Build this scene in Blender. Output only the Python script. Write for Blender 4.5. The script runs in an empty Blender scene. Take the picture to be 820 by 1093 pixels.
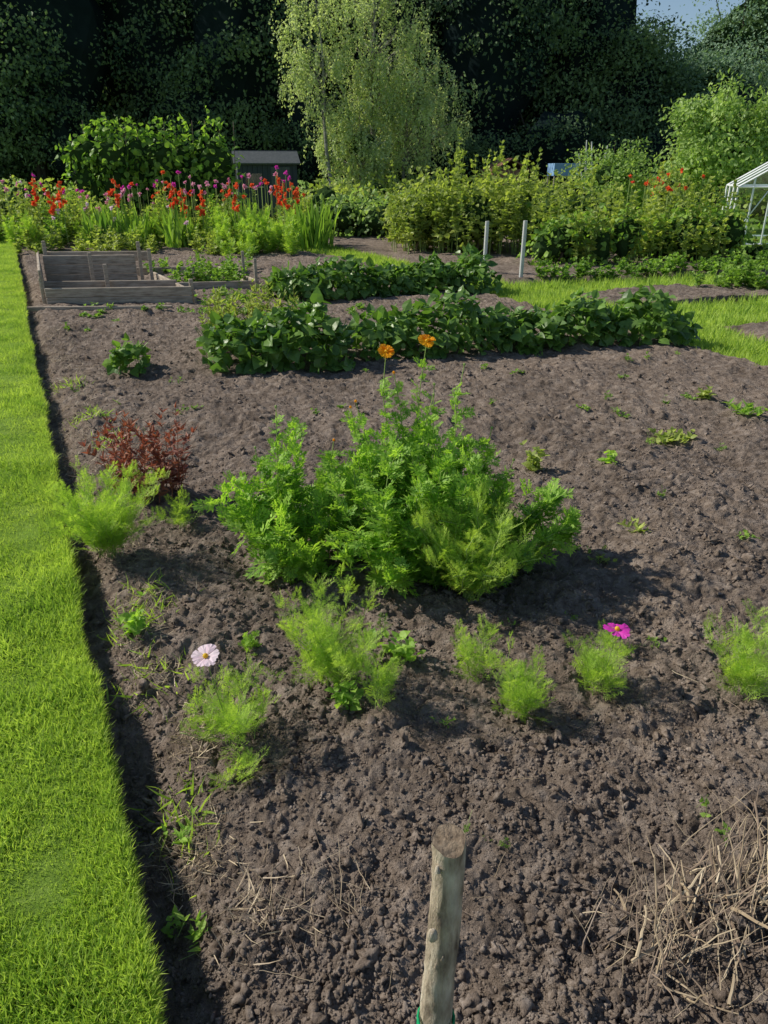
import bpy, bmesh, math, numpy as np
from mathutils import Vector
sc=bpy.context.scene
sc.view_settings.view_transform='Standard'; sc.view_settings.look='None'; sc.view_settings.exposure=0
R=np.random.RandomState(7)
# ---------------- noise
TAB=R.rand(256,256); TX=R.rand(256,256); TY=R.rand(256,256)
def vnoise(x,y):
    xi=np.floor(x).astype(int); yi=np.floor(y).astype(int); fx=x-xi; fy=y-yi
    fx=fx*fx*(3-2*fx); fy=fy*fy*(3-2*fy)
    a=TAB[xi&255,yi&255]; b=TAB[(xi+1)&255,yi&255]; c=TAB[xi&255,(yi+1)&255]; d=TAB[(xi+1)&255,(yi+1)&255]
    return (a*(1-fx)+b*fx)*(1-fy)+(c*(1-fx)+d*fx)*fy
def fbm(x,y,o=3):
    s=0; a=.5; n=0
    for i in range(o):
        s=s+a*vnoise(x*2**i+17*i,y*2**i+31*i); n+=a; a*=.5
    return s/n
def worley(x,y):
    xi=np.floor(x).astype(int); yi=np.floor(y).astype(int); m=np.full(np.shape(x),9.)
    for i in(-1,0,1):
        for j in(-1,0,1):
            cx=xi+i; cy=yi+j
            d=(cx+TX[cx&255,cy&255]-x)**2+(cy+TY[cx&255,cy&255]-y)**2
            m=np.minimum(m,d)
    return np.sqrt(m)
def edgeL(y): return -.47*y-.045+.035*(fbm(y*1.7,y*0+3.3,3)-.5)*2
def edgeR(y): return -.47*y+6.75+.12*(fbm(y*1.1,y*0+9.3,3)-.5)
def H(x,y):
    x=np.asarray(x,float); y=np.asarray(y,float)
    h=.1*(fbm(x*1.4+5,y*1.4+9,3)-.5)+.045*(fbm(x*6+5,y*6+9,2)-.5)
    wx=x+.05*(fbm(x/.05,y/.05,2)-.5); wy=y+.05*(fbm(x/.05+40,y/.05+7,2)-.5)
    m=np.clip(vnoise(x/.16+3,y/.16)*1.6-.35,0,1)
    h=h+.03*m*np.clip(1-worley(wx/.08,wy/.08)**2*1.8,0,1)
    h=h+.016*np.clip(1-worley(wx/.034+9,wy/.034)**2*1.7,0,1)*(.35+.65*vnoise(x/.09+50,y/.09))
    h=h+.01*fbm(wx/.013,wy/.013,2)
    e=x-edgeL(y)
    h=h-.07*np.exp(-(np.clip(e-.05,0,9)/.11)**2)
    return h-.02
# ---------------- mesh helpers
def mesh_obj(name,parts,mats,smooth=False,parent=None):
    vs=[];fs=[];ms=[];o=0
    for p in parts:
        V,F=p[0],p[1]; mi=p[2] if len(p)>2 else 0
        if len(F)==0: continue
        vs.append(np.asarray(V,float)); fs.append(np.asarray(F,int)+o); ms.append(np.full(len(F),mi)); o+=len(V)
    V=np.concatenate(vs);F=np.concatenate(fs);M=np.concatenate(ms)
    me=bpy.data.meshes.new(name)
    me.vertices.add(len(V)); me.vertices.foreach_set('co',V.astype(np.float32).ravel())
    me.loops.add(3*len(F)); me.loops.foreach_set('vertex_index',F.astype(np.int32).ravel())
    me.polygons.add(len(F)); me.polygons.foreach_set('loop_start',np.arange(0,3*len(F),3,dtype=np.int32))
    me.polygons.foreach_set('material_index',M.astype(np.int32))
    me.polygons.foreach_set('use_smooth',np.full(len(F),smooth))
    for m in mats: me.materials.append(m)
    me.update(calc_edges=True)
    ob=bpy.data.objects.new(name,me); sc.collection.objects.link(ob)
    if parent: ob.parent=parent
    return ob
def nrm(a): return a/np.maximum(np.linalg.norm(a,axis=-1,keepdims=True),1e-9)
def scat(T,P,D,N,S):
    tv,tf=T; P=np.asarray(P,float);D=nrm(np.asarray(D,float));N=np.asarray(N,float);S=np.asarray(S,float)
    X=nrm(np.cross(D,N)); Z=np.cross(X,D)
    V=P[:,None,:]+S[:,None,None]*(tv[None,:,0:1]*X[:,None,:]+tv[None,:,1:2]*D[:,None,:]+tv[None,:,2:3]*Z[:,None,:])
    n=len(P);k=len(tv)
    F=(tf[None]+ (np.arange(n)*k)[:,None,None]).reshape(-1,3)
    return V.reshape(-1,3),F
def scatmulti(Ts,P,D,N,S,mi=0):
    P=np.asarray(P);D=np.asarray(D);N=np.asarray(N);S=np.asarray(S); out=[]
    idx=R.randint(0,len(Ts),len(P))
    for i,T in enumerate(Ts):
        k=idx==i
        if k.any():
            v,f=scat(T,P[k],D[k],N[k],S[k]); out.append((v,f,mi))
    return out
def tube(pts,rad,sides=5,mi=0,cap=True):
    pts=np.asarray(pts,float);n=len(pts);rad=np.broadcast_to(np.asarray(rad,float),(n,))
    t=nrm(np.gradient(pts,axis=0)); ref=np.array([.31,.93,.2]); 
    if abs(np.dot(t[0],nrm(ref)))>.9: ref=np.array([1,0,.1])
    a=nrm(np.cross(t,ref)); b=np.cross(t,a)
    th=np.arange(sides)*2*np.pi/sides
    V=pts[:,None,:]+rad[:,None,None]*(np.cos(th)[None,:,None]*a[:,None,:]+np.sin(th)[None,:,None]*b[:,None,:])
    V=V.reshape(-1,3);F=[]
    for i in range(n-1):
        for j in range(sides):
            p=i*sides+j;q=i*sides+(j+1)%sides
            F+= [(p,q,q+sides),(p,q+sides,p+sides)]
    if cap:
        V=np.vstack([V,pts[-1]]);c=len(V)-1
        for j in range(sides): F.append(((n-1)*sides+j,(n-1)*sides+(j+1)%sides,c))
    return V,np.array(F),mi
def segs2T(segs):
    V=[];F=[]
    for a,b,w in segs:
        a=np.array(a,float);b=np.array(b,float);d=b-a
        s=nrm(np.cross(d,[R.uniform(-.4,.4),0,1]))*w; m=a+d*.45; k=len(V)
        V+=[a,m+s,b,m-s];F+=[(k,k+1,k+2),(k,k+2,k+3)]
    return np.array(V),np.array(F)
def T_feather(pairs=6,w=.0105,sub=2,wide=.5):
    S=[((0,0,0),(0,.55,.06),w*1.3),((0,.5,.055),(0,1,0),w)]
    for i in range(pairs):
        t=.12+.8*i/pairs; L=wide*(1-.55*t)*R.uniform(.8,1.15)
        for s in(-1,1):
            an=math.radians(R.uniform(38,60)); d=nrm(np.array([s*math.sin(an),math.cos(an),R.uniform(-.1,.35)]))
            b=np.array([0,t,.03]); S.append((b,b+d*L,w))
            for q in range(sub):
                tt=.3+.4*q/sub
                for s2 in(-1,1):
                    a2=an+s2*math.radians(38); d2=nrm(np.array([s*math.sin(a2),math.cos(a2),R.uniform(-.2,.4)]))
                    S.append((b+d*L*tt,b+d*L*tt+d2*L*.45,w))
    return segs2T(S)
FE=[T_feather() for _ in range(4)]
LO=[T_feather(4,.055,1,.55) for _ in range(5)]
def T_broad(w=.42,fold=.1,droop=.3):
    ts=[0,.12,.35,.62,.85,1]; ws=[0,.62*w,w,.78*w,.32*w,0]
    V=[(0,0,0)];
    for t,wd in list(zip(ts,ws))[1:-1]:
        z=-droop*t*t
        V+=[(-wd,t-.04,z+fold*wd/w),(0,t,z),(wd,t-.04,z+fold*wd/w)]
    V.append((0,1,-droop)); F=[(0,2,1),(0,3,2)]
    for i in range(3):
        a=1+3*i;b=a+3
        F+=[(a,a+1,b+1),(a,b+1,b),(a+1,a+2,b+2),(a+1,b+2,b+1)]
    F+=[(10,11,13),(11,12,13)]
    V=np.array(V,float); V+=R.uniform(-.02,.02,V.shape)
    return V,np.array(F)
BR=[T_broad(.42,.1,.3),T_broad(.36,.14,.15),T_broad(.45,.05,.45),T_broad(.4,-.06,.3)]
NA=[T_broad(.16,.05,.35),T_broad(.2,.05,.15)]
LQ=[(np.array([(0,0,0),(.32,.45,.08),(0,1,-.1),(-.32,.5,.06)],float),np.array([(0,1,2),(0,2,3)]))]
def rdir(n,up=0.):
    d=R.normal(size=(n,3)); d[:,2]+=up; return nrm(d)
# ---------------- materials
def mat(name):
    m=bpy.data.materials.new(name); m.use_nodes=True; nt=m.node_tree; nt.nodes.clear()
    return m,nt,nt.nodes.new('ShaderNodeOutputMaterial')
def leafmat(name,c1,c2,tr=.45,rough=.5,spec=.3,tint=(1.15,1.25,.6),nscale=3.):
    m,nt,out=mat(name); N=nt.nodes.new; L=nt.links.new
    g=N('ShaderNodeNewGeometry'); tc=N('ShaderNodeTexCoord'); no=N('ShaderNodeTexNoise'); no.inputs['Scale'].default_value=nscale; no.inputs['Detail'].default_value=2
    L(tc.outputs['Object'],no.inputs['Vector'])
    ad=N('ShaderNodeMath'); ad.operation='MULTIPLY_ADD'; ad.inputs[1].default_value=.55; L(g.outputs['Random Per Island'],ad.inputs[0])
    mm=N('ShaderNodeMath'); mm.operation='MULTIPLY_ADD'; mm.inputs[1].default_value=1.6; mm.inputs[2].default_value=-.55; L(no.outputs['Fac'],mm.inputs[0]); L(mm.outputs[0],ad.inputs[2])
    mx=N('ShaderNodeMix'); mx.data_type='RGBA'; mx.clamp_factor=True; mx.inputs[6].default_value=(*c1,1); mx.inputs[7].default_value=(*c2,1); L(ad.outputs[0],mx.inputs[0])
    p=N('ShaderNodeBsdfPrincipled'); p.inputs['Roughness'].default_value=rough; p.inputs['Specular IOR Level'].default_value=spec; L(mx.outputs[2],p.inputs['Base Color'])
    if tr<=0: L(p.outputs[0],out.inputs[0]); return m
    t=N('ShaderNodeBsdfTranslucent'); mt=N('ShaderNodeMix'); mt.data_type='RGBA'; mt.blend_type='MULTIPLY'; mt.inputs[0].default_value=1; mt.inputs[7].default_value=(*tint,1)
    L(mx.outputs[2],mt.inputs[6]); L(mt.outputs[2],t.inputs['Color'])
    ms=N('ShaderNodeMixShader'); ms.inputs[0].default_value=tr; L(p.outputs[0],ms.inputs[1]); L(t.outputs[0],ms.inputs[2]); L(ms.outputs[0],out.inputs[0])
    return m
def surf(name,cols,scale=5,rough=.9,bump=.3,bscale=40,bdist=.01,spec=.2,stretch=(1,1,1),detail=6,metal=0,vor=0,patch=0):
    m,nt,out=mat(name); N=nt.nodes.new; L=nt.links.new
    tc=N('ShaderNodeTexCoord'); mp=N('ShaderNodeMapping'); mp.inputs['Scale'].default_value=stretch; L(tc.outputs['Object'],mp.inputs[0])
    no=N('ShaderNodeTexNoise'); no.inputs['Scale'].default_value=scale; no.inputs['Detail'].default_value=detail; no.inputs['Roughness'].default_value=.65; L(mp.outputs[0],no.inputs['Vector'])
    cr=N('ShaderNodeValToRGB'); el=cr.color_ramp.elements
    k=len(cols)
    el[0].position=.3; el[0].color=(*cols[0],1); el[1].position=.7; el[1].color=(*cols[-1],1)
    for i in range(1,k-1):
        e=el.new(.3+.4*i/(k-1)); e.color=(*cols[i],1)
    L(no.outputs['Fac'],cr.inputs[0]); col=cr.outputs[0]
    if patch:
        n3=N('ShaderNodeTexNoise'); n3.inputs['Scale'].default_value=patch; n3.inputs['Detail'].default_value=3; L(tc.outputs['Object'],n3.inputs['Vector'])
        mr=N('ShaderNodeMapRange'); mr.inputs[1].default_value=.3; mr.inputs[2].default_value=.7; mr.inputs[3].default_value=.78; mr.inputs[4].default_value=1.15; L(n3.outputs['Fac'],mr.inputs[0])
        hm=N('ShaderNodeVectorMath'); hm.operation='SCALE'; L(col,hm.inputs[0]); L(mr.outputs[0],hm.inputs['Scale']); col=hm.outputs[0]
    p=N('ShaderNodeBsdfPrincipled'); p.inputs['Roughness'].default_value=rough; p.inputs['Specular IOR Level'].default_value=spec; p.inputs['Metallic'].default_value=metal
    L(col,p.inputs['Base Color'])
    n2=N('ShaderNodeTexNoise'); n2.inputs['Scale'].default_value=bscale; n2.inputs['Detail'].default_value=8; n2.inputs['Roughness'].default_value=.7; L(mp.outputs[0],n2.inputs['Vector'])
    b=N('ShaderNodeBump'); b.inputs['Strength'].default_value=bump; b.inputs['Distance'].default_value=bdist; L(n2.outputs['Fac'],b.inputs['Height'])
    if vor:
        n4=N('ShaderNodeTexNoise'); n4.inputs['Scale'].default_value=vor; n4.inputs['Detail'].default_value=4; n4.inputs['Roughness'].default_value=.7; L(tc.outputs['Object'],n4.inputs['Vector'])
        b2=N('ShaderNodeBump'); b2.inputs['Strength'].default_value=1; b2.inputs['Distance'].default_value=.035; L(n4.outputs['Fac'],b2.inputs['Height']); L(b2.outputs[0],b.inputs['Normal'])
    L(b.outputs[0],p.inputs['Normal'])
    L(p.outputs[0],out.inputs[0]); return m
M_soil=surf('soil',[(.12,.09,.068),(.238,.188,.152),(.36,.298,.252)],scale=14,bump=1,bscale=130,bdist=.008,rough=1,spec=.05,detail=9,vor=32,patch=1.3)
M_clod=surf('soil_clod',[(.12,.09,.068),(.24,.19,.155),(.375,.312,.265)],scale=28,bump=1,bscale=150,bdist=.008,rough=1,spec=.03,patch=1.3)
M_ground=surf('ground_grass',[(.1,.17,.03),(.2,.32,.06),(.24,.35,.08)],scale=1.2,bump=.8,bscale=60,bdist=.03,rough=1,spec=.05)
M_lawnb=surf('lawn_base',[(.1,.18,.03),(.2,.32,.05),(.27,.39,.08)],scale=14,bump=.8,bscale=150,bdist=.02,rough=1,spec=.05,patch=2)
M_grass=leafmat('grass_blade',(.19,.35,.05),(.6,.74,.17),tr=.5,tint=(1.1,1.13,.55),nscale=3,rough=.6,spec=.2)
M_feather=leafmat('cosmos_leaf',(.26,.44,.065),(.62,.8,.17),tr=.5,tint=(1.12,1.15,.5),nscale=8)
M_lobed=leafmat('bush_leaf',(.14,.31,.05),(.52,.75,.14),tr=.5,tint=(1.2,1.22,.5),nscale=6)
M_bean=leafmat('bean_leaf',(.055,.13,.03),(.22,.38,.07),tr=.4,rough=.4,spec=.5,nscale=4)
M_hedge=leafmat('runner_bean_leaf',(.09,.2,.04),(.36,.54,.09),tr=.45,nscale=1.5)
M_rasp=leafmat('shrub_leaf',(.14,.22,.045),(.56,.62,.16),tr=.45,nscale=1.0)
M_light=leafmat('light_tree_leaf',(.15,.26,.08),(.48,.62,.2),tr=.45,nscale=.9)
M_birch=leafmat('birch_leaf',(.25,.32,.15),(.7,.76,.46),tr=.5,nscale=.8)
M_wood=leafmat('woodland_leaf',(.02,.055,.045),(.25,.36,.17),tr=.35,nscale=.3,rough=.6,spec=.15)
M_wood2=leafmat('far_tree_leaf',(.12,.21,.15),(.3,.44,.27),tr=.35,nscale=.35,rough=.6)  # distance haze is put into this paler leaf colour
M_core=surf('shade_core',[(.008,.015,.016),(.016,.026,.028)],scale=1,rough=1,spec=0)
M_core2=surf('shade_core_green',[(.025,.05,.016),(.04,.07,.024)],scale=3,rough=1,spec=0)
M_red=leafmat('amaranth_leaf',(.2,.06,.045),(.42,.2,.12),tr=.35,tint=(1.3,.8,.6),nscale=10)
M_stem=leafmat('green_stem',(.2,.3,.08),(.32,.42,.12),tr=.1)
M_rstem=leafmat('red_stem',(.24,.09,.06),(.34,.16,.1),tr=.1)
M_straw=leafmat('straw',(.3,.22,.14),(.66,.54,.37),tr=.1,tint=(1,1,.8),nscale=20)
M_twig=leafmat('twig',(.15,.11,.08),(.35,.26,.19),tr=0,nscale=20)
M_bark=surf('bark',[(.03,.025,.02),(.07,.06,.05)],scale=6,stretch=(1,1,.2),bump=.8,bscale=10,bdist=.05)
M_bbark=surf('birch_bark',[(.1,.1,.09),(.4,.38,.34)],scale=4,stretch=(.4,.4,3),bump=.3)
M_stake=surf('stake_bark',[(.17,.125,.09),(.5,.41,.31),(.72,.64,.52)],scale=50,stretch=(1,1,.25),bump=1,bscale=110,bdist=.008,rough=.85,patch=18)
M_cut=surf('cut_wood',[(.12,.085,.06),(.4,.31,.22)],scale=90,bump=1,bscale=140,bdist=.006)
M_plank=surf('weathered_plank',[(.2,.165,.125),(.42,.35,.275),(.55,.48,.39)],scale=5,stretch=(1,8,8),bump=.6,bscale=8,bdist=.01)
M_post=surf('pale_post',[(.45,.47,.47),(.62,.62,.6)],scale=8,stretch=(1,1,.3))
M_shed=surf('shed_boards',[(.03,.04,.05),(.055,.065,.075)],scale=4,stretch=(6,6,1))
M_roof=surf('roof_felt',[(.06,.07,.075),(.1,.11,.115)],scale=8)
M_brick=surf('brown_roof',[(.2,.1,.07),(.28,.15,.1)],scale=8)
M_blue=surf('blue_tarp',[(.15,.28,.5),(.25,.4,.6)],scale=3)
M_alu=surf('aluminium',[(.7,.72,.73),(.85,.86,.87)],scale=3,rough=.4,bump=.05,metal=.1,spec=.5)
M_green=surf('green_twine',[(.0,.2,.07),(.02,.35,.14)],scale=30)
def petal(name,c1,c2): return leafmat(name,c1,c2,tr=.35,tint=(1.1,1,1),nscale=10,spec=.2)
M_or=petal('orange_petal',(.85,.32,.01),(.95,.48,.02)); M_mag=petal('magenta_petal',(.65,.03,.45),(.85,.1,.6)); M_wh=petal('pale_petal',(.86,.62,.76),(.95,.84,.9))
M_rd=petal('red_petal',(.8,.04,.02),(.92,.24,.07)); M_pk=petal('pink_petal',(.75,.22,.4),(.88,.55,.7)); M_ye=petal('yellow_disc',(.75,.5,.03),(.85,.62,.05))
def glassmat():
    m,nt,out=mat('greenhouse_glass'); N=nt.nodes.new;L=nt.links.new
    a=N('ShaderNodeBsdfTransparent');a.inputs[0].default_value=(.88,.93,.92,1);b=N('ShaderNodeBsdfGlossy');b.inputs['Roughness'].default_value=.05
    no=N('ShaderNodeTexNoise');no.inputs['Scale'].default_value=2;mr=N('ShaderNodeMapRange');mr.inputs[3].default_value=.03;mr.inputs[4].default_value=.12
    x=N('ShaderNodeMixShader');L(no.outputs[0],mr.inputs[0]);L(mr.outputs[0],x.inputs[0]);L(a.outputs[0],x.inputs[1]);L(b.outputs[0],x.inputs[2]);L(x.outputs[0],out.inputs[0]);return m
M_glass=glassmat()
# ---------------- ground
def grid_faces(nr,nc):
    i=np.arange(nr-1)[:,None]*nc+np.arange(nc-1)[None]; i=i.ravel()
    return np.concatenate([np.stack([i,i+1,i+nc+1],1),np.stack([i,i+nc+1,i+nc],1)])
gx=np.linspace(-250,250,101); gy=np.linspace(-60,440,101)
X,Y=np.meshgrid(gx,gy); Z=np.full(X.shape,-.18)
mesh_obj('ground',[(np.stack([X,Y,Z],-1).reshape(-1,3),grid_faces(101,101))],[M_ground])
ys=np.concatenate([np.arange(-2.5,.75,.04),.75*np.exp(np.arange(0,math.log(17.5/.75),.004))])
rows=[]
for y in ys:
    a=min(1.3*max(y,.3)+.5,6.7)
    s=np.concatenate([np.linspace(0,a,540),np.linspace(a,6.75,41)[1:]])
    rows.append(np.stack([s,np.full(len(s),y)],1))
G=np.array(rows); yy=G[...,1]; eL=edgeL(yy); eR=edgeR(yy)
xx=eL-.02+(G[...,0]/6.75)*(eR-eL+.02)
zz=H(xx,yy); zz[:,-1]-=.15; zz[:,0]-=.1
mesh_obj('garden_soil',[(np.stack([xx,yy,zz],-1).reshape(-1,3),grid_faces(*xx.shape))],[M_soil],smooth=True)
# clods
def ico(sub):
    bm=bmesh.new(); bmesh.ops.create_icosphere(bm,subdivisions=sub,radius=1); bm.verts.ensure_lookup_table()
    V=np.array([v.co[:] for v in bm.verts]);F=np.array([[v.index for v in f.verts] for f in bm.faces]); bm.free(); return V,F
I1=ico(1);I2=ico(2);I3=ico(3)
def clodT(I,a,jit,cuts=3):
    V,F=I; d=V.copy(); o=R.rand(3)*50
    r=1+a*1.6*(vnoise(d[:,0]*1.4+o[0],d[:,1]*1.4+d[:,2]*1.3+o[1])-.5)+a*1.6*(vnoise(d[:,0]*3.2+o[1]+d[:,2],d[:,1]*3.2-d[:,2]*2.8+o[2])-.5)+a*.8*(vnoise(d[:,0]*6.5+o[2]+d[:,2]*3,d[:,1]*6.5-d[:,2]*5+o[0])-.5)
    for _ in range(cuts):
        k=nrm(R.normal(size=3)); pr=d@k; r=np.where(pr>.6,np.minimum(r,.7/np.maximum(pr,.3)*R.uniform(.9,1.1)),r)
    V=d*r[:,None]+R.normal(size=V.shape)*jit; V*=np.array([R.uniform(.8,1.35),R.uniform(.75,1.1),R.uniform(.6,.9)]); return V,F
C1=[clodT(I1,.6,.16) for _ in range(8)]; C2=[clodT(I2,.8,.1) for _ in range(14)]; C3=[clodT(I3,.9,.045) for _ in range(12)]
def clods(n,y0,y1,r0,r1,Ts,pw=2.2,th=.75):
    y=np.exp(R.uniform(math.log(y0),math.log(y1),n)); x=-.47*y+.03+R.rand(n)*(1.35*y+.35)
    k=(x<edgeR(y))&(fbm(x/.22,y/.22,2)+R.rand(n)*.7>th); x=x[k];y=y[k];n=len(x)
    r=r0*(1-R.rand(n)*(1-(r0/r1)**pw))**(-1/pw)
    P=np.stack([x,y,H(x,y)+r*.12],1)
    return scatmulti(Ts,P,rdir(n)*[1,1,.4],rdir(n,2),r)
parts=clods(58000,.75,7,.0025,.010,C1,1.7,.62)+clods(12500,.75,8,.005,.016,C2,2.4,.74)+clods(1500,.9,10,.011,.024,C3,3,.82)
mesh_obj('soil_clods',parts,[M_clod],smooth=True)
def patch(name,poly):
    poly=np.array(poly,float); n=40; u,v=np.meshgrid(np.linspace(0,1,n*2),np.linspace(0,1,n))
    P=(poly[0]*(1-u)[...,None]+poly[1]*u[...,None])*(1-v)[...,None]+(poly[3]*(1-u)[...,None]+poly[2]*u[...,None])*v[...,None]
    P=P+.06*(np.stack([vnoise(P[...,0]*3,P[...,1]*3),vnoise(P[...,0]*3+9,P[...,1]*3)],-1)-.5)
    ed=np.minimum(np.minimum(u,1-u),np.minimum(v,1-v)); z=np.where(ed<.01,-.22,H(P[...,0]+20,P[...,1])-.02)
    mesh_obj(name,[(np.concatenate([P,z[...,None]],-1).reshape(-1,3),grid_faces(n,2*n))],[M_soil],smooth=True)
Q1=[(3.2,10.15),(7.0,11.8),(6.6,13.0),(2.7,11.3)];Q2=[(4.15,7.7),(9,9.6),(8.5,10.7),(3.9,8.75)];Q3=[(2.1,12.5),(8,15),(4,24),(-2.5,22)]
patch('neighbour_soil',Q1);patch('neighbour_soil',Q2);patch('neighbour_soil',Q3)
patch('border_soil',[(-9,17.2),(-1.6,17.2),(-3.5,24),(-12,24)])
# lawn slab
ys=np.concatenate([np.arange(-3,12,.03),np.arange(12,40,.3)]); nr=len(ys); el=edgeL(ys)
cols=[-12,-6,-3,-2,-1.2,-.8,-.5,-.3,-.15,-.05,.0,.012,.018]; zc=[.06]*9+[.055,.035,-.06,-.16]
XX=np.stack([el+c for c in cols],1); YY=np.repeat(ys[:,None],len(cols),1); ZZ=np.repeat(np.array(zc)[None],nr,0)+.02*(fbm(XX*2,YY*2,2)-.5)
mesh_obj('lawn',[(np.stack([XX,YY,ZZ],-1).reshape(-1,3),grid_faces(nr,len(cols)))],[M_lawnb],smooth=True)
blade=(np.array([(-.05,0,0),(.05,0,0),(-.04,.5,.06),(.04,.5,.06),(0,1,.28)],float),np.array([(0,1,3),(0,3,2),(2,3,4)]))
def blades(x,y,z,h,lean=.55):
    n=len(x); D=np.stack([R.normal(size=n)*lean,R.normal(size=n)*lean,np.ones(n)],1); N=R.normal(size=(n,3)); N[:,2]=.1
    return [(*scat(blade,np.stack([x,y,z],1),D,N,h),0)]
n=270000; y=np.exp(R.uniform(math.log(.5),math.log(20),n)); w=np.abs(R.rand(n))**1.4*(.35+.35*y.clip(0,4)); x=edgeL(y)+.01-w
h=R.uniform(.02,.042,n)*(.4+1.2*fbm(x*5,y*5,2))*(1+.04*y)
parts=blades(x,y,.052+0*x,h,.75)
n=24000; y=np.exp(R.uniform(math.log(.5),math.log(14),n)); x=edgeL(y)+R.uniform(-.015,.02,n)
p2=(*scat(blade,np.stack([x,y,R.uniform(.0,.05,n)],1),np.stack([R.uniform(.1,1.3,n),R.normal(size=n)*.5,R.uniform(.1,1,n)],1),np.stack([R.normal(size=n)*.3,R.normal(size=n)*.3,np.ones(n)],1),R.uniform(.015,.045,n)*(.4+1.1*fbm(y*7,y*0+4,2))),0)
mesh_obj('lawn_grass',parts+[p2],[M_grass])
n=170000; y=6.2+16*R.rand(n)**1.5; off=R.uniform(0,7,n)*R.rand(n)**.6; x=edgeR(y)-.02+off
def inq(x,y,poly):
    k=np.ones(len(x),bool)
    for i in range(4):
        a=poly[i];b=poly[(i+1)%4]; k&=((b[0]-a[0])*(y-a[1])-(b[1]-a[1])*(x-a[0]))>0
    return k
bad=inq(x,y,Q1)|inq(x,y,Q2)|inq(x,y,Q3)
x=x[~bad];y=y[~bad];n=len(x)
mesh_obj('path_grass',blades(x,y,np.full(n,-.18),R.uniform(.14,.23,n)*(.8+.4*vnoise(x*3,y*3))),[M_grass])
# ---------------- plants
def stemmed(c,H_,spread,nst,Ts,ls,step,k=2,foot=.02,elev=(.2,.9),hv=.35,sr=.0022,wob=.02,start=.15,mi=0,smi=1):
    P=[];D=[];S=[];parts=[]
    for i in range(nst):
        a=2*np.pi*i/nst+R.uniform(-.5,.5); hh=H_*(1-hv*R.rand()); sp=spread*R.uniform(.3,1)
        if i==0: sp*=.2; hh=H_
        b=np.array([c[0],c[1],c[2]])+[R.normal()*foot,R.normal()*foot,-.01]
        t=np.linspace(0,1,7); w=R.normal(size=(7,3))*wob*t[:,None]
        pts=b+np.stack([math.cos(a)*sp*t**1.3,math.sin(a)*sp*t**1.3,hh*(t-.12*sp/H_*t**2)],1)+w
        parts.append(tube(pts,np.linspace(sr,sr*.4,7),4,smi))
        m=max(3,int(hh*(1-start)/step))
        for j in range(m):
            tt=start+(1-start)*(j+R.rand())/m; q=np.array([np.interp(tt,t,pts[:,d]) for d in range(3)])
            az=R.rand()*6.28
            for l in range(k):
                az2=az+2*np.pi*l/k+R.uniform(-.3,.3); e=R.uniform(*elev)+.5*tt**3
                P.append(q);D.append((math.cos(az2)*math.cos(e)+math.cos(a)*.2,math.sin(az2)*math.cos(e)+math.sin(a)*.2,math.sin(e)))
                S.append(ls*R.uniform(.6,1.15)*(1-.35*tt))
    n=len(P); N=R.normal(size=(n,3))*.35; N[:,2]+=1
    return parts+scatmulti(Ts,P,D,N,S,mi)
def flower(c,nrmv,r,npet,mi,ci,w=.42,cup=.25):
    nv=nrm(np.array(nrmv,float)); a=nrm(np.cross(nv,[.3,.9,.1]));b=np.cross(nv,a); P=[];D=[];NN=[]
    for i in range(npet):
        th=2*np.pi*i/npet+R.uniform(-.12,.12); d=math.cos(th)*a+math.sin(th)*b+nv*(cup+R.uniform(-.12,.12)); P.append(np.array(c)+.1*r*d);D.append(d);NN.append(nv+R.normal(size=3)*.15)
    V=np.array([(0,0,0),(-.3*w*2,.5,0),(0,.5,.05),(.3*w*2,.5,0),(-.38*w*2,.85,0),(-.15,.98,-.04),(0,.92,.03),(.15,.98,-.04),(.38*w*2,.85,0)],float)
    F=np.array([(0,2,1),(0,3,2),(1,2,4),(4,2,5),(5,2,6),(6,2,7),(7,2,8),(8,2,3)])
    out=[(*scat((V,F),P,D,NN,r*R.uniform(.85,1.08,npet)),mi)]
    out.append((I2[0]*r*.2+np.array(c)+nv*r*.14,I2[1],ci)); return out
def gz(x,y): return float(H(np.array([x]),np.array([y]))[0])
cos=[(-.47,1.79,.24,.17,13,'w'),(-.18,2.06,.4,.24,18,None),(-.01,1.92,.16,.08,6,None),(.33,2.12,.2,.09,7,None),(.44,1.92,.2,.12,12,None),(.74,2.06,.22,.11,11,'m'),(1.22,2.05,.27,.15,12,None),(-1.25,3.0,.42,.32,40,None),(-1.02,3.35,.2,.12,5,None),(-.43,1.62,.07,.04,3,None)]
for x,y,h,s,ns,fl in cos:
    z=gz(x,y); p=stemmed((x,y,z),h,s,ns,FE,.105,.025,2,sr=.0017,mi=0,smi=1,wob=.014,start=.12,hv=.6,elev=(.3,1.1))
    if fl=='w':
        f=np.array([x-.045,y-.02,z+.33]); p.append(tube([(x,y,z+.02),(x-.03,y,z+.18),f-[0,0,.008]],.0016,4,1)); p+=flower(f,(-.1,-.3,.9),.04,8,2,3,.5,.12)
    if fl=='m':
        f=np.array([x+.03,y,z+.25]); p.append(tube([(x,y,z+.02),(x+.02,y,z+.15),f-[0,0,.008]],.0016,4,1)); p+=flower(f,(.1,.05,1),.042,8,4,3,.5,.1)
    mesh_obj('cosmos_plant',p,[M_feather,M_stem,M_wh,M_ye,M_mag])
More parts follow.
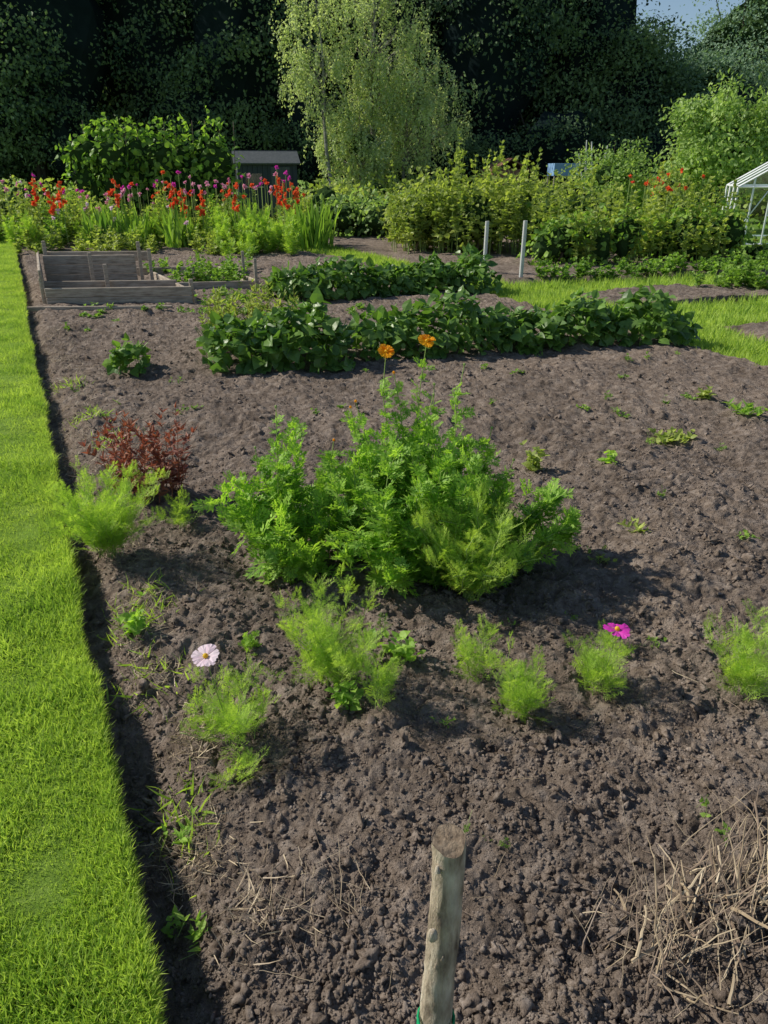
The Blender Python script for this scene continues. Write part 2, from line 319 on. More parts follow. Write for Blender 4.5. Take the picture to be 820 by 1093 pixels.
# central bush
p=[]
for i in range(42):
    a=R.rand()*6.28; r=math.sqrt(R.rand()); x=.05+.56*r*math.cos(a); y=2.98+.26*r*math.sin(a)
    prof=.44-.18*((x-.04)/.6)**2+.14*math.exp(-((x-.14)/.16)**2)+.2*math.exp(-((x+.42)/.1)**2)
    p+=stemmed((x,y,gz(x,y)),prof*R.uniform(.6,1.3),.25,2,LO,.13,.038,3,foot=.02,sr=.003,wob=.026,start=.05,elev=(-.2,.9),hv=.5)
for i in range(36):
    a=R.rand()*6.28; x=.06+.52*math.cos(a); y=2.95+.2*math.sin(a)
    b=np.array([x,y,gz(x,y)+.02]); e=b+[.26*math.cos(a),.18*math.sin(a),R.uniform(.08,.3)]
    t=np.linspace(0,1,5)[:,None]; pts=b+(e-b)*t+[0,0,.04]*np.sin(t*3.1); p.append(tube(pts,.002,4,1))
    n=15; tt=R.rand(n)[:,None]; q=b+(e-b)*tt+[0,0,.03]; D=rdir(n,.6)+[.5*math.cos(a),.4*math.sin(a),0]; p+=scatmulti(LO,q,D,R.normal(size=(n,3))*.3+[0,0,1],R.uniform(.07,.13,n))
for x,y,h,dx,fl in [(.02,3.02,.93,-.03,1),(.12,3.0,.97,.05,1),(.1,2.95,.78,.1,0),(.0,3.0,.74,-.12,0),(.28,3.05,.9,.05,0),(-.05,3.1,.72,-.1,0),(.2,2.9,.68,.12,0),(-.46,2.95,.74,.02,0),(.4,3.,.66,.06,0),(-.25,3.,.6,.03,0),(.12,3.,.84,-.08,0),(.2,3.02,.82,.02,0),(-.5,3.0,.55,-.06,0),(.5,3.0,.5,.05,0)]:
    z=gz(x,y); t=np.linspace(0,1,7); pts=np.stack([x+dx*t**2,y+0*t,z+h*t],1)+R.normal(size=(7,3))*.006
    p.append(tube(pts,np.linspace(.0035,.0018,7),4,1))
    for j in range(12):
        tt=.4+.54*j/12; q=np.array([np.interp(tt,t,pts[:,d]) for d in range(3)]); n=3
        p+=scatmulti(LO,np.tile(q,(n,1)),rdir(n,.5),R.normal(size=(n,3))*.3+[0,0,1],R.uniform(.05,.12,n)*(1.3-.75*tt))
    if fl:
        c=pts[-1]+[0,0,.01]; p+=flower(c,(.15,-.5,.75),.034,8,2,3,.55,.2); p+=flower(c+[.006,.004,.006],(.3,-.1,.9),.025,7,2,3,.55,.5)
    else: p.append((I1[0]*.007+pts[-1],I1[1],2 if R.rand()<.3 else 1))
p+=[(a,b,4 if c==0 else 1) for a,b,c in stemmed((.36,2.66,gz(.36,2.66)),.5,.25,26,FE,.12,.025,2,sr=.004,foot=.015,wob=.024,elev=(.3,1.1),hv=.5)]
mesh_obj('orange_cosmos_bush',p,[M_lobed,M_stem,M_or,M_ye,M_feather])
p=[]
for dx,dy in [(0,0),(-.13,.1),(.1,.12)]:
    x=-1.27+dx;y=3.6+dy; p+=stemmed((x,y,gz(x,y)),.5-.3*abs(dx),.25,12,NA,.07,.034,3,sr=.0035,foot=.03,wob=.03,start=.12,hv=.5)
mesh_obj('amaranth_plant',p,[M_red,M_rstem])
# beans
def row(name,a,b,h,w,n,T,ls,mats):
    a=np.array(a,float);b=np.array(b,float);L=np.linalg.norm(b-a);d=(b-a)/L;nv=np.array([-d[1],d[0]])
    s=R.rand(n)*L; hh=h*(.55+.75*vnoise(s*2.9,s*0+h*7)); ww=w*(.7+.55*vnoise(s*2.6+5,s*0+2))
    e=np.minimum(s,L-s); hh*=np.clip(.55+e/.5,0,1)
    th=R.uniform(0,np.pi,n); rr=np.sqrt(R.uniform(.3,1.25,n))
    off=np.cos(th)*ww*rr; z=np.abs(np.sin(th))**.8*hh*rr
    P2=a+d*s[:,None]+nv*off[:,None]; P=np.column_stack([P2,H(P2[:,0],P2[:,1])+z+.02])
    out=np.column_stack([nv[None]*np.cos(th)[:,None],np.sin(th)+.2])
    D=out*[1,1,.2]+R.normal(size=(n,3))*.55; D[:,2]-=.1; N=out+R.normal(size=(n,3))*.55; N[:,2]+=.5
    parts=scatmulti(T,P,D,N,R.uniform(.5,1.25,n)*ls)
    for i in range(int(L/.08)):
        s0=R.rand()*L; q=a+d*s0+nv*R.normal()*.04; g=gz(q[0],q[1]); parts.append(tube([(q[0],q[1],g-.01),(q[0]+R.normal()*.04,q[1]+R.normal()*.04,g+h*.5),(q[0]+R.normal()*.09,q[1]+R.normal()*.09,g+h*.85)],.004,4,1))
    return mesh_obj(name,parts,mats)
row('bean_row',(-1.6,6.65),(-.35,6.95),.4,.36,900,BR,.12,[M_bean,M_stem])
row('bean_row',(-.28,7.15),(3.15,8.05),.4,.34,2100,BR,.115,[M_bean,M_stem])
row('bean_row',(-1.55,10.6),(1.55,11.8),.42,.42,2300,BR,.13,[M_bean,M_stem])
row('bean_plant',(-2.4,6.45),(-2.1,6.5),.3,.17,140,BR,.09,[M_hedge,M_stem])
p=[]
for i in range(32):
    x=R.uniform(-1.8,-.9);y=R.uniform(7.1,8.0); p+=stemmed((x,y,gz(x,y)),R.uniform(.35,.6),.15,3,NA,.1,.05,3,sr=.003)
mesh_obj('weedy_bush',p,[M_rasp,M_rstem])
def weed(x,y,h,s,n,T,ls,m,name='weed',k=2): mesh_obj(name,stemmed((x,y,gz(x,y)),h,s,n,T,ls,.03,k,sr=.0016,foot=.01),[m,M_stem])
weed(.06,2.2,.1,.13,7,BR,.055,M_lobed); weed(-.93,2.34,.1,.08,7,BR,.06,M_lobed); weed(-.5,2.3,.06,.05,5,LO,.05,M_lobed)
weed(-.12,1.95,.08,.06,6,BR,.05,M_lobed); weed(.9,4.1,.16,.12,8,BR,.07,M_rasp); weed(1.35,4.15,.06,.1,6,BR,.06,M_lobed)
weed(1.85,4.65,.07,.18,9,BR,.07,M_rasp);weed(2.0,4.7,.06,.12,7,BR,.06,M_rasp); weed(2.62,5.2,.1,.2,10,NA,.1,M_lobed); weed(1.25,3.25,.05,.08,5,NA,.06,M_rasp)
weed(.99,2.95,.06,.06,4,LO,.04,M_rasp); weed(2.5,5.6,.08,.1,6,BR,.07,M_rasp); weed(-.53,1.45,.04,.05,4,NA,.05,M_lobed); weed(-.45,1.18,.03,.04,4,NA,.05,M_lobed); weed(-.5,1.2,.05,.03,3,BR,.03,M_lobed)
p=[]
for i in range(70):
    y=R.uniform(1.2,9); x=R.uniform(-.45*y+.15,min(1.0*y,edgeR(np.array([y]))[0]-.2)); 
    p+=stemmed((x,y,gz(x,y)),.02+.003*y,.03,3,[BR,NA,LO][R.randint(3)],.018+.004*y,.03,2,sr=.001)
for i in range(26):
    x=R.uniform(-3.9,-.2);y=R.uniform(9.2,9.9); p+=stemmed((x,y,gz(x,y)),.06,.08,4,BR,.06,.03,2)
mesh_obj('seedling_weeds',p,[M_hedge,M_stem])
def dry(name,spots,n,L):
    P=[]
    for (x,y,r) in spots:
        xx=x+R.normal(size=n)*r;yy=y+R.normal(size=n)*r*1.3; P.append(np.column_stack([xx,yy,H(xx,yy)+.003]))
    P=np.concatenate(P);m=len(P); D=rdir(m)*[1,1,.35]; D[:,2]=np.abs(D[:,2])+.05
    bl=(blade[0]*[.4,1,1],blade[1])
    mesh_obj(name,[(*scat(bl,P,D,R.normal(size=(m,3))*.5+[0,0,1],R.uniform(.4,1.2,m)*L),0)],[M_straw])
sp=[]
for y in np.arange(1.15,8.5,.3):
    sp.append((-.47*y+.14+R.rand()*.12,y+R.normal()*.05,.03+.012*y))
dry('dry_grass',sp+[(-.98,2.55,.06),(-.6,1.85,.05),(-.47,1.35,.04),(-1.6,4.1,.14),(-1.9,4.7,.16),(-2.3,5.6,.2)],120,.065)
gs=[(-.98,2.6),(-.95,2.45),(-1.45,3.9),(-1.8,4.6),(-2.1,5.1),(-.55,1.5),(-2.6,6.0),(-.8,2.1)]
P=np.concatenate([np.column_stack([a+R.normal(size=80)*.07,b+R.normal(size=80)*.1]) for a,b in gs]); 
mesh_obj('edge_weeds',blades(P[:,0],P[:,1],H(P[:,0],P[:,1]),R.uniform(.03,.08,len(P)),1.1),[M_feather])
# straw pile
p=[]
def stalk(b,d,L,r,mi,bend=.16):
    n=6;t=np.linspace(0,1,n)[:,None]; pts=np.array(b)+nrm(np.array(d,float))*L*t+R.normal(size=3)*bend*L*t**2+R.normal(size=(n,3))*.015*L; pts[:,2]=np.maximum(pts[:,2],H(pts[:,0],pts[:,1])+r); return tube(pts,np.linspace(r,r*.5,n),5,mi)
for i in range(210):
    a=R.rand(); x=.5+.62*a+R.normal()*.08; y=1.06+.24*a+R.normal()*.09
    th=R.normal()*.6+.8; el=R.uniform(-.05,.8); L=R.uniform(.04,.2)
    if R.rand()<.3: th+=R.uniform(-3,3)
    p.append(stalk((x,y,gz(x,y)+R.uniform(.0,.04)),(math.cos(th),math.sin(th),el),L,R.choice([.0007,.0014,.0028,.0042],p=[.47,.3,.14,.09]),R.choice([0,0,1])))
for cx,cy in [(.62,1.06),(.8,1.2),(.95,1.22)]:
    for i in range(16):
        x=cx+R.normal()*.04;y=cy+R.normal()*.04; p.append(stalk((x,y,gz(x,y)),(R.normal()*.5+.5,R.normal()*.4+.2,1.),R.uniform(.08,.25),R.uniform(.001,.0032),R.choice([0,0,1]),.1))
mesh_obj('dry_stalk_pile',p,[M_straw,M_twig])
p=[]
for i in range(30):
    x=-.13+R.normal()*.05;y=1.17+R.normal()*.05;th=R.normal()*.6+2.2
    p.append(stalk((x,y,gz(x,y)+.006),(math.cos(th),math.sin(th),.15),R.uniform(.06,.17),R.uniform(.0006,.0014),R.choice([0,1])))
for i in range(110):
    y=R.uniform(1,4);x=R.uniform(-.4*y,.8*y);th=R.rand()*6.3
    p.append(stalk((x,y,gz(x,y)+.008),(math.cos(th),math.sin(th),.1),R.uniform(.02,.09),R.uniform(.0006,.0014),R.choice([0,1])))
mesh_obj('dry_twigs',p,[M_straw,M_twig])
# wooden stake
t=np.linspace(0,1,50); pts=np.stack([.078+.012*t+.003*np.sin(t*9),.735+.02*t+.003*np.cos(t*7),-.1+.845*t],1)
V,F,_=tube(pts,.0265-.003*t,24,0,cap=False)
V=V.reshape(50,24,3); c=pts[:,None,:]; th=np.arange(24)[None,:]*2*np.pi/24
V=c+(V-c)*(1+.14*(vnoise(3+1.6*np.cos(th)+t[:,None]*1.5,8+1.6*np.sin(th)+t[:,None]*7)-.5)+.14*(vnoise(3+5*np.cos(th),8+5*np.sin(th)+t[:,None]*40)-.5))[...,None]
rim=.007*np.cos(th[0]+1.2)+.012*(vnoise(5+1.5*np.cos(th[0]),5+1.5*np.sin(th[0]))-.5)
V[-1,:,2]+=rim; ring=V[-1].copy(); cc=ring.mean(0); V=V.reshape(-1,3)
rings=[ring-[0,0,.0005]]
for f,dz in [(.82,-.001),(.55,-.003),(.28,-.001)]:
    q=cc+(ring-cc)*f; q[:,2]=cc[2]+(ring[:,2]-cc[2])*f+dz+.005*(vnoise(q[:,0]*300,q[:,1]*300)-.5); rings.append(q)
tv=np.vstack(rings+[[cc-[0,0,.003]]]); tf=[]
for k in range(3):
    for i in range(24):
        a=k*24+i;b=k*24+(i+1)%24; tf+=[(a,b,b+24),(a,b+24,a+24)]
tf+=[(72+i,72+(i+1)%24,96) for i in range(24)]; tf=np.array(tf)
kn=[(I2[0]*[.008,.006,.014]+[.07,.716,.6],I2[1],0)]
for k in range(7):
    a=R.rand()*6.28; z=R.uniform(.5,.72); kn.append((*tube([(.088+.02*math.cos(a),.754+.02*math.sin(a)-.004,z),(.09+.024*math.cos(a),.752+.024*math.sin(a),z+.012)],[.005,.002],5),0))
tw=[]
for k in range(3):
    a=np.linspace(0,6.28,17); tw.append(tube(np.stack([.083+.029*np.cos(a),.738+.029*np.sin(a),.36+.006*k+.004*np.sin(a*2+k)],1),.0022,5,2))
tw.append(tube([(.055,.73,.36),(.045,.72,.375),(.05,.715,.35),(.045,.72,.32)],.002,5,2))
mesh_obj('wooden_stake',[(V,F,0),(tv,tf,1)]+kn+tw,[M_stake,M_cut,M_green],smooth=True)
# ---------------- boxes
def box(name,c,s,rz,m,parent=None,rx=0,bev=.006):
    bm=bmesh.new(); bmesh.ops.create_cube(bm,size=1)
    for v in bm.verts: v.co=Vector((v.co.x*s[0],v.co.y*s[1],v.co.z*s[2]))
    bmesh.ops.bevel(bm,geom=bm.edges[:],offset=min(bev,min(s)*.3),segments=1,affect='EDGES')
    me=bpy.data.meshes.new(name); bm.to_mesh(me); bm.free(); me.materials.append(m)
    o=bpy.data.objects.new(name,me); o.location=c; o.rotation_euler=(rx,0,rz); sc.collection.objects.link(o)
    if parent: o.parent=parent
    return o
def empty(name,loc=(0,0,0),rz=0):
    e=bpy.data.objects.new(name,None); e.location=loc; e.rotation_euler=(0,0,rz); sc.collection.objects.link(e); return e
def plank(a,b,z0,h,par,name,th=.035,m=M_plank):
    a=np.array(a,float);b=np.array(b,float);d=b-a;L=np.linalg.norm(d)
    return box(name,((a[0]+b[0])/2,(a[1]+b[1])/2,z0+h/2),(L,th,h),math.atan2(d[1],d[0])+R.normal()*.004,m,par,rx=R.normal()*.03)
rb=empty('raised_bed')
A=(-4.5,10.15);B=(-2.6,10.35);C=(-5.6,12.6)
plank(A,B,-.02,.11,rb,'front_board_lower');plank(A,B,.094,.12,rb,'front_board_upper')
for k in range(3): plank((A[0]-.04,A[1]+.04),C,-.02+.155*k,.15,rb,'side_board_%d'%k)
for k in range(3): plank((-5.35,12.2),(-3.95,12.35),0.0+.145*k,.14,rb,'back_board_%d'%k)
plank((-5.5,12.6),(-3.85,12.75),.3,.15,rb,'rear_board')
plank((B[0]+.02,B[1]+.04),(-3.75,12.6),-.02,.16,rb,'right_board')
plank((-4.95,11.1),(-3.05,11.3),-.02,.2,rb,'divider_board')
for i,(x,y,h) in enumerate([(-4.5,11.9,.5),(-3.9,12.42,.62),(-3.72,12.35,.52),(-4.56,10.22,.34),(-2.62,10.42,.3),(-5.45,12.55,.62),(-4.0,11.1,.42)]): box('post_%d'%i,(x,y,h/2-.05),(.055,.055,h+.1),.3,M_plank,rb)
rb2=empty('timber_bed_edging')
plank((-3.4,11.4),(-1.95,11.7),-.03,.15,rb2,'front_edge');plank((-1.93,11.74),(-2.9,13.6),-.03,.15,rb2,'side_edge');plank((-2.95,13.6),(-4.3,13.4),-.03,.15,rb2,'back_edge')
for i,(x,y,h) in enumerate([(-2.25,12.4,.48),(-1.93,11.62,.45),(-2.02,12.1,.3)]): box('peg_%d'%i,(x,y,h/2-.03),(.045,.045,h+.06),.2,M_plank,rb2)
rb3=empty('ground_board'); plank((-4.75,9.75),(-2.75,9.85),-.02,.06,rb3,'board')
bp=[]
for i in range(46):
    x=R.uniform(-4.3,-2.2); y=R.uniform(12.7,14.2) if i%2 else R.uniform(11.7,12.3); 
    if i%2==0: x=R.uniform(-3.3,-2.2)
    bp+=stemmed((x,y,0),R.uniform(.15,.4),.14,4,BR,.09,.05,3,sr=.003)
for i in range(14):
    x=R.uniform(-2.4,-1.6);y=R.uniform(9.9,11.2); bp+=stemmed((x,y,0),R.uniform(.08,.2),.12,4,BR,.07,.05,3,sr=.003)
mesh_obj('bed_vegetables',bp,[M_hedge,M_stem])
for x,y,h in [(1.8,13.9,.84),(2.3,12.95,.9)]:
    mesh_obj('garden_post',[tube([(x,y,-.15),(x+.005,y,h*.5),(x+.01,y,h)],.034,10,0)],[M_post])
# ---------------- flower border
def cl(x0,x1,y0,y1,n,H0,H1,Ts,ls,st,nst=4,k=3,sp=.25,start=.1):
    out=[]
    for i in range(n):
        x=R.uniform(x0,x1);y=R.uniform(y0,y1); f=.65+.7*float(vnoise(np.array([x*1.3]),np.array([y*1.3]))[0]); out+=stemmed((x,y,-.05),R.uniform(H0,H1)*f,sp,nst,Ts,ls,st,k,sr=.006,foot=.05,start=start)
    return out
FE3=[T_feather(4,.04,1) for _ in range(3)]
mesh_obj('border_cosmos',cl(-3.6,-1.9,16.6,18.4,26,.5,.85,FE3,.2,.055,5)+cl(-9,-3.6,18,20,52,.4,.8,FE3,.22,.065,5),[M_feather,M_stem])
mesh_obj('border_perennials',cl(-11,-1.8,19.5,23,120,.7,1.2,NA+BR,.16,.08,4),[M_rasp,M_stem])
mesh_obj('border_perennials',cl(-10,-2,18.6,22,56,.6,1.05,BR,.14,.08,4),[M_hedge,M_stem])
mesh_obj('border_low_plants',cl(-8.2,-2.5,16.9,18.3,40,.3,.6,BR,.13,.06,4),[M_rasp,M_stem])
bl=[]
def bloom(c,r,mi,n=16):
    D=rdir(n,.3); bl.extend(scatmulti(BR,np.tile(c,(n,1)),D,rdir(n),np.full(n,r)*R.uniform(.7,1.1,n),mi))
for x,y,s,n,z,mi in [(-10.3,20.5,.6,26,1.3,1),(-9.6,20,.5,10,1.2,3),(-8.8,20.5,.5,9,1.2,2),(-6.6,20.5,.6,12,1.1,1),(-5.6,20.5,.7,10,1.25,2),(-5.4,20.5,.7,12,1.25,0),(-4.9,21,.5,12,1.25,1),(-3.6,21,.5,12,1.35,1),(-3.0,21,.5,8,1.4,2),(-2.9,21,.4,8,1.35,0),(-4.2,20.5,.5,9,1.1,0),(-7.5,20,.6,8,.9,1),(-2.3,20.5,.3,6,1.2,0),(-6,19,1.5,10,.8,3)]:
    for i in range(n):
        c=np.array([x+R.normal()*s,y+R.normal()*.5,z+R.normal()*.13]); bloom(c,R.uniform(.05,.09),mi,12); bl.append(tube([(c[0],c[1],0),c],.006,3,4))
for x,y,z in [(-8.1,18.7,1.35),(-7.8,18.8,1.15),(-7.6,18.9,1.3),(-6.2,18.6,1.35),(-3.5,18.7,1.2),(-4.3,18.9,1.1),(-2.6,19.5,1.35),(-2.2,19.4,1.15),(-2.4,19.2,1.25),(-5.0,19.,1.3),(-4.8,19.1,1.1),(-9.4,19.,1.0)]:
    for k in range(8): bloom(np.array([x+R.normal()*.06,y+R.normal()*.06,z-.07*k+.1]),.1-.005*(7-k),0,12)
    bl.append(tube([(x,y,0),(x,y,z+.2)],.01,4,4))
mesh_obj('border_flowers',bl,[M_rd,M_pk,M_mag,M_wh,M_stem])
sw=(np.array([(-.035,0,0),(.035,0,0),(-.04,.5,.03),(.04,.5,.03),(0,1,.12)],float),blade[1])
n=330; cx=R.choice([-6.6,-5.9,-4.9,-1.9,-1.6,-3.2],n)+R.normal(size=n)*.16; y=R.uniform(18.4,19.6,n)
mesh_obj('gladiolus_leaves',[(*scat(sw,np.column_stack([cx,y,0*y-.05]),np.column_stack([R.normal(size=n)*.22,R.normal(size=n)*.15,np.ones(n)]),np.column_stack([R.normal(size=n),-np.ones(n),0*y]),R.uniform(.6,1.2,n)),0)],[M_hedge])
# ---------------- volumetric foliage helper
def blobfoliage(ells,dens,Ts,ls,core=None,cmi=2,mi=0,inner=.55):
    parts=[]
    for c,r in ells:
        c=np.array(c,float);r=np.array(r,float); area=(r[0]*r[1]+r[0]*r[2]+r[1]*r[2])*4
        n=int(area*dens); d=rdir(n)
        lump=1+.28*(vnoise(d[:,0]*2.6+c[0]*3+9,d[:,2]*2.6+d[:,1]*2.1+c[1]+30)-.5)*2 + .2*(vnoise(d[:,0]*7+c[0],d[:,2]*7+d[:,1]*5)-.5)*2
        keep=vnoise(d[:,0]*5+20+c[0],d[:,2]*5+d[:,1]*4+c[1])+R.rand(n)*.5>.5
        rr=(R.uniform(inner**2,1.2,n)**.5)*lump
        P=(c+d*r*rr[:,None])[keep]; dd=d[keep]; k=P[:,2]>-.05; P=P[k];dd=dd[k];n=len(P)
        D=dd*.6+R.normal(size=(n,3))*.6; D[:,2]-=.15; N=dd+R.normal(size=(n,3))*.5+[0,0,.35]
        parts+=scatmulti(Ts,P,D,N,R.uniform(.5,1.3,n)*ls,mi)
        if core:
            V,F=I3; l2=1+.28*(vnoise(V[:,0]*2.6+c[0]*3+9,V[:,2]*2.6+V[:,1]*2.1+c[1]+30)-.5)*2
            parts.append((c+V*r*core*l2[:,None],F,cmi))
    return parts
ells=[((x,23.2+R.normal()*.1,z),(.75,.42,.7)) for x in np.arange(-8.4,-4.4,.72) for z in(.6,1.35,1.95)]
p=blobfoliage(ells,46,BR,.17,core=.6)
for x in np.arange(-8.8,-4.2,.38): p.append(tube([(x,22.9,0),(x+R.normal()*.05,23.2,R.uniform(2.4,3.0))],.01,4,1))
for i in range(60):
    x=R.uniform(-8.7,-4.4);z=R.uniform(2.3,2.95); q=np.array([x,23.2,z]); n=6; p+=scatmulti(BR,q+R.normal(size=(n,3))*.09,rdir(n),rdir(n,1),np.full(n,.13))
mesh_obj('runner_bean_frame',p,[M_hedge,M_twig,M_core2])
def shr(name,ells,dens,Ts,ls,mats,core=.55): return mesh_obj(name,blobfoliage(ells,dens,Ts,ls,core)+[tube([(c[0],c[1],-.05),(c[0]+.1,c[1],c[2])],.03,5,1) for c,r in ells],mats)
def nz(x,y,s=1.): return float(fbm(np.array([x*s+60.]),np.array([y*s+11.]),2)[0])
e1=[((R.uniform(.6,3.4),R.uniform(17.5,20),R.uniform(.4,.8)),(.55,.5,R.uniform(.5,.8))) for _ in range(16)]
shr('raspberry_bushes',e1,70,BR,.12,[M_rasp,M_twig,M_core2])
p=[]
for i in range(125):
    x=R.uniform(.2,3.8);y=R.uniform(16.8,20.5); p+=stemmed((x,y,0),(.6+1.7*nz(x,y,1.2))*R.uniform(.7,1.25),.35,2,BR,.16,.1,3,sr=.007,hv=.3,start=.2,wob=.05)
for i in range(115):
    x=R.uniform(3.0,7.8);y=R.uniform(14.6,18)+(x-3)*.25; p+=stemmed((x,y,0),(.3+1.6*nz(x,y,1.1))*R.uniform(.6,1.3),.4,2,BR,.15,.09,3,sr=.007,hv=.3,start=.12,wob=.05)
mesh_obj('raspberry_canes',p,[M_rasp,M_stem])
e2=[]
for _ in range(22):
    x=R.uniform(3.0,7.8); e2.append(((x,14.8+(x-3)*.3+R.uniform(0,2.5),R.uniform(.25,.6)),(.5,.45,R.uniform(.4,.65))))
shr('currant_bushes',e2,75,BR,.11,[M_hedge,M_twig,M_core2])
e3=[((x,16+(x-7.8)*.4+R.uniform(0,1),.1),(.5,.5,.28)) for x in np.arange(7.8,10.2,.7)]
shr('currant_bushes',e3,70,BR,.11,[M_hedge,M_twig,M_core2])
p=[]
for i in range(60):
    u=R.rand(); x=2.6+5.4*u;y=12.9+2.3*u+R.normal()*.2
    p+=stemmed((x,y,-.05),R.uniform(.15,.35),.18,5,BR,.1,.05,3,sr=.003)
for i in range(22):
    x=5.6+R.normal()*.35;y=12.2+R.normal()*.3; p+=stemmed((x,y,-.05),R.uniform(.2,.45),.18,5,BR,.09,.05,3,sr=.003)
mesh_obj('vegetable_row',p,[M_hedge,M_stem])
bl=[]
for i in range(22):
    x=6.1+R.normal()*.35;y=18+R.normal()*.3; z=1.4+R.normal()*.12; bloom(np.array([x,y,z]),.07,0,12); bl.append(tube([(x,y,0),(x,y,z)],.008,3,4))
mesh_obj('red_dahlias',bl,[M_rd,M_pk,M_mag,M_wh,M_stem])
e=[((R.uniform(-16,18),R.uniform(26,42),R.uniform(.2,.7)),(R.uniform(.8,1.6),.9,R.uniform(.5,1.0))) for _ in range(95)]
e=[q for q in e if not(-8<q[0][0]<-3 and q[0][1]>26)]
shr('allotment_vegetation',e,20,BR,.2,[M_rasp,M_twig,M_core2])
e=[((R.uniform(-1.5,4),R.uniform(22,25),R.uniform(.2,.6)),(.9,.7,.6)) for _ in range(14)]
shr('allotment_vegetation',e,36,BR,.15,[M_light,M_twig,M_core2])
def tree(name,base,h,crown,mats,ncl,nl,ls,cr,tr=.12,core=0,Ts=LQ,strand=0):
    bx,by=base; c0,r0=np.array(crown[0],float),np.array(crown[1],float); p=[]
    t=np.linspace(0,1,8); trunk=np.stack([bx+(c0[0]-bx)*t**2+R.normal(size=8)*.06*h/8,by+R.normal(size=8)*.05*h/8,h*.95*t-.2],1)
    p.append(tube(trunk,tr*(1-.88*t),8,1))
    for i in range(ncl):
        d=rdir(1)[0]; q=c0+d*r0*(R.uniform(.15,1)**.5)*R.uniform(.85,1.2)
        if q[2]<.5: q[2]=.5+R.rand()
        zt=np.clip((q[2]-.55*np.linalg.norm(q[:2]-[bx,by]))/(h*.95),.12,.95); s=np.array([np.interp(zt,t,trunk[:,k]) for k in range(3)])
        m=(s+q)/2+[0,0,.12*np.linalg.norm(q-s)]; p.append(tube([s,m,q],[tr*.28*(1.1-zt),tr*.18*(1.1-zt),.01],4,1))
        c=cr*R.uniform(.5,1.4)
        if strand:
            ns=7; k=R.randint(0,ns,nl); so=R.normal(size=(ns,3))*c*.45; sl=R.uniform(.5,1.5,ns)*c*1.3; u=R.rand(nl)
            w=R.normal(size=(ns,2))*.15
            P=q+so[k]+R.normal(size=(nl,3))*.05; P[:,2]-=u*sl[k]; P[:,:2]+=w[k]*(u*sl[k])[:,None]
        else: P=q+R.normal(size=(nl,3))*c*.5*[1,1,.65]
        P[:,2]=np.maximum(P[:,2],.1)
        dd=nrm(P-c0); D=R.normal(size=(nl,3))*.6+dd*.4; D[:,2]-=.5*strand; N=dd+R.normal(size=(nl,3))*.6+[0,0,.3]
        p+=scatmulti(Ts,P,D,N,R.uniform(.6,1.3,nl)*ls,0)
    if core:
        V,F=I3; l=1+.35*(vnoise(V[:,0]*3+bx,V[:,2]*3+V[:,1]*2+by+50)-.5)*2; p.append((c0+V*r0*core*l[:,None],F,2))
    return mesh_obj(name,p,mats)
tree('apple_tree',(11.2,27),4.3,((11.0,27,2.5),(1.8,1.5,1.5)),[M_light,M_bark,M_core2],62,170,.15,.65,.1,core=.35)
tree('apple_tree',(14.2,28),4,((14.0,28,2.3),(1.9,1.6,1.5)),[M_light,M_bark,M_core2],60,170,.15,.65,.1,core=.35)
tree('apple_tree',(8.4,30),3,((8.4,30,1.4),(1.3,1.2,1.0)),[M_light,M_bark,M_core2],34,150,.14,.55,.08,core=.4)
tree('birch_tree',(-.6,40),11.6,((-.3,40,7.8),(2.2,1.9,4.4)),[M_birch,M_bbark,M_core2],110,125,.13,.75,.16,strand=1)
tree('birch_tree',(-2.6,39),10,((-3.1,39,6.8),(1.6,1.4,3.3)),[M_birch,M_bbark,M_core2],58,120,.13,.65,.12,strand=1)
tree('birch_tree',(.9,40.5),8,((1.7,40.5,4.8),(2.1,1.7,3.0)),[M_birch,M_bbark,M_core2],80,125,.13,.7,.1,strand=1)
tree('birch_tree',(-1.2,39.8),5.5,((-1.0,39.8,2.8),(2.6,1.7,2.2)),[M_birch,M_bbark,M_core2],95,120,.13,.6,.1,strand=1,core=.25)
# woodland mass
def wt(p,x,y,h,r,ncl=80,nl=150,cr=1.5,ls=.25,core=.8):
    c0=np.array([x,y,h*.55]);r0=np.array([r,r*.85,h*.48])
    p.append(tube([(x,y,-.2),(x+.2,y,h*.4),(x,y,h*.85)],[.4,.3,.1],7,1))
    for i in range(ncl):
        d=rdir(1)[0]
        if d[1]>.35: d[1]*=-1
        q=c0+d*r0*R.uniform(.75,1.15); s=c0+[0,0,-h*.1]
        if i%4==0: p.append(tube([s,(s+q)/2+[0,0,.5],q],[.14,.08,.02],4,1))
        P=q+R.normal(size=(nl,3))*cr*.5*[1.1,1,.55]; dd=nrm(P-c0)
        p.extend(scatmulti(LQ,P,R.normal(size=(nl,3))*.6+dd*.4-[0,0,.2],dd+R.normal(size=(nl,3))*.45+[0,0,.6],R.uniform(.6,1.3,nl)*ls,0))
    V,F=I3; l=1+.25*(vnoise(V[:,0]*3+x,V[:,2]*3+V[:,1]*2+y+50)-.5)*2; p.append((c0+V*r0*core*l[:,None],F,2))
p=[]
for x,y,h,r in [(-29,52,17,6.5),(-21,50,18,5.5),(-14,54,17,5),(-7.5,51,19,4.6),(0,57,17,6),(6.5,53,19,4.2),(12.5,57,16,5),(15.5,55,10,3.2)]: wt(p,x,y,h,r)
for x,y,h,r in [(-38,54,18,7),(-27,64,22,8),(-18.5,61,22,8),(-10,62,22,8),(4,63,22,8),(42,60,16,7)]: wt(p,x,y,h,r,45,120,2,.35)
for x in np.arange(-40,40,3.6): wt(p,x,47.5+R.uniform(0,5)+abs(x)*.05,R.uniform(3.5,7.5),2.5,26,100,1.1,.2)
for x in np.arange(-44,12,4.2): wt(p,x,72,20,4.5,12,80,2,.4,core=1.05)
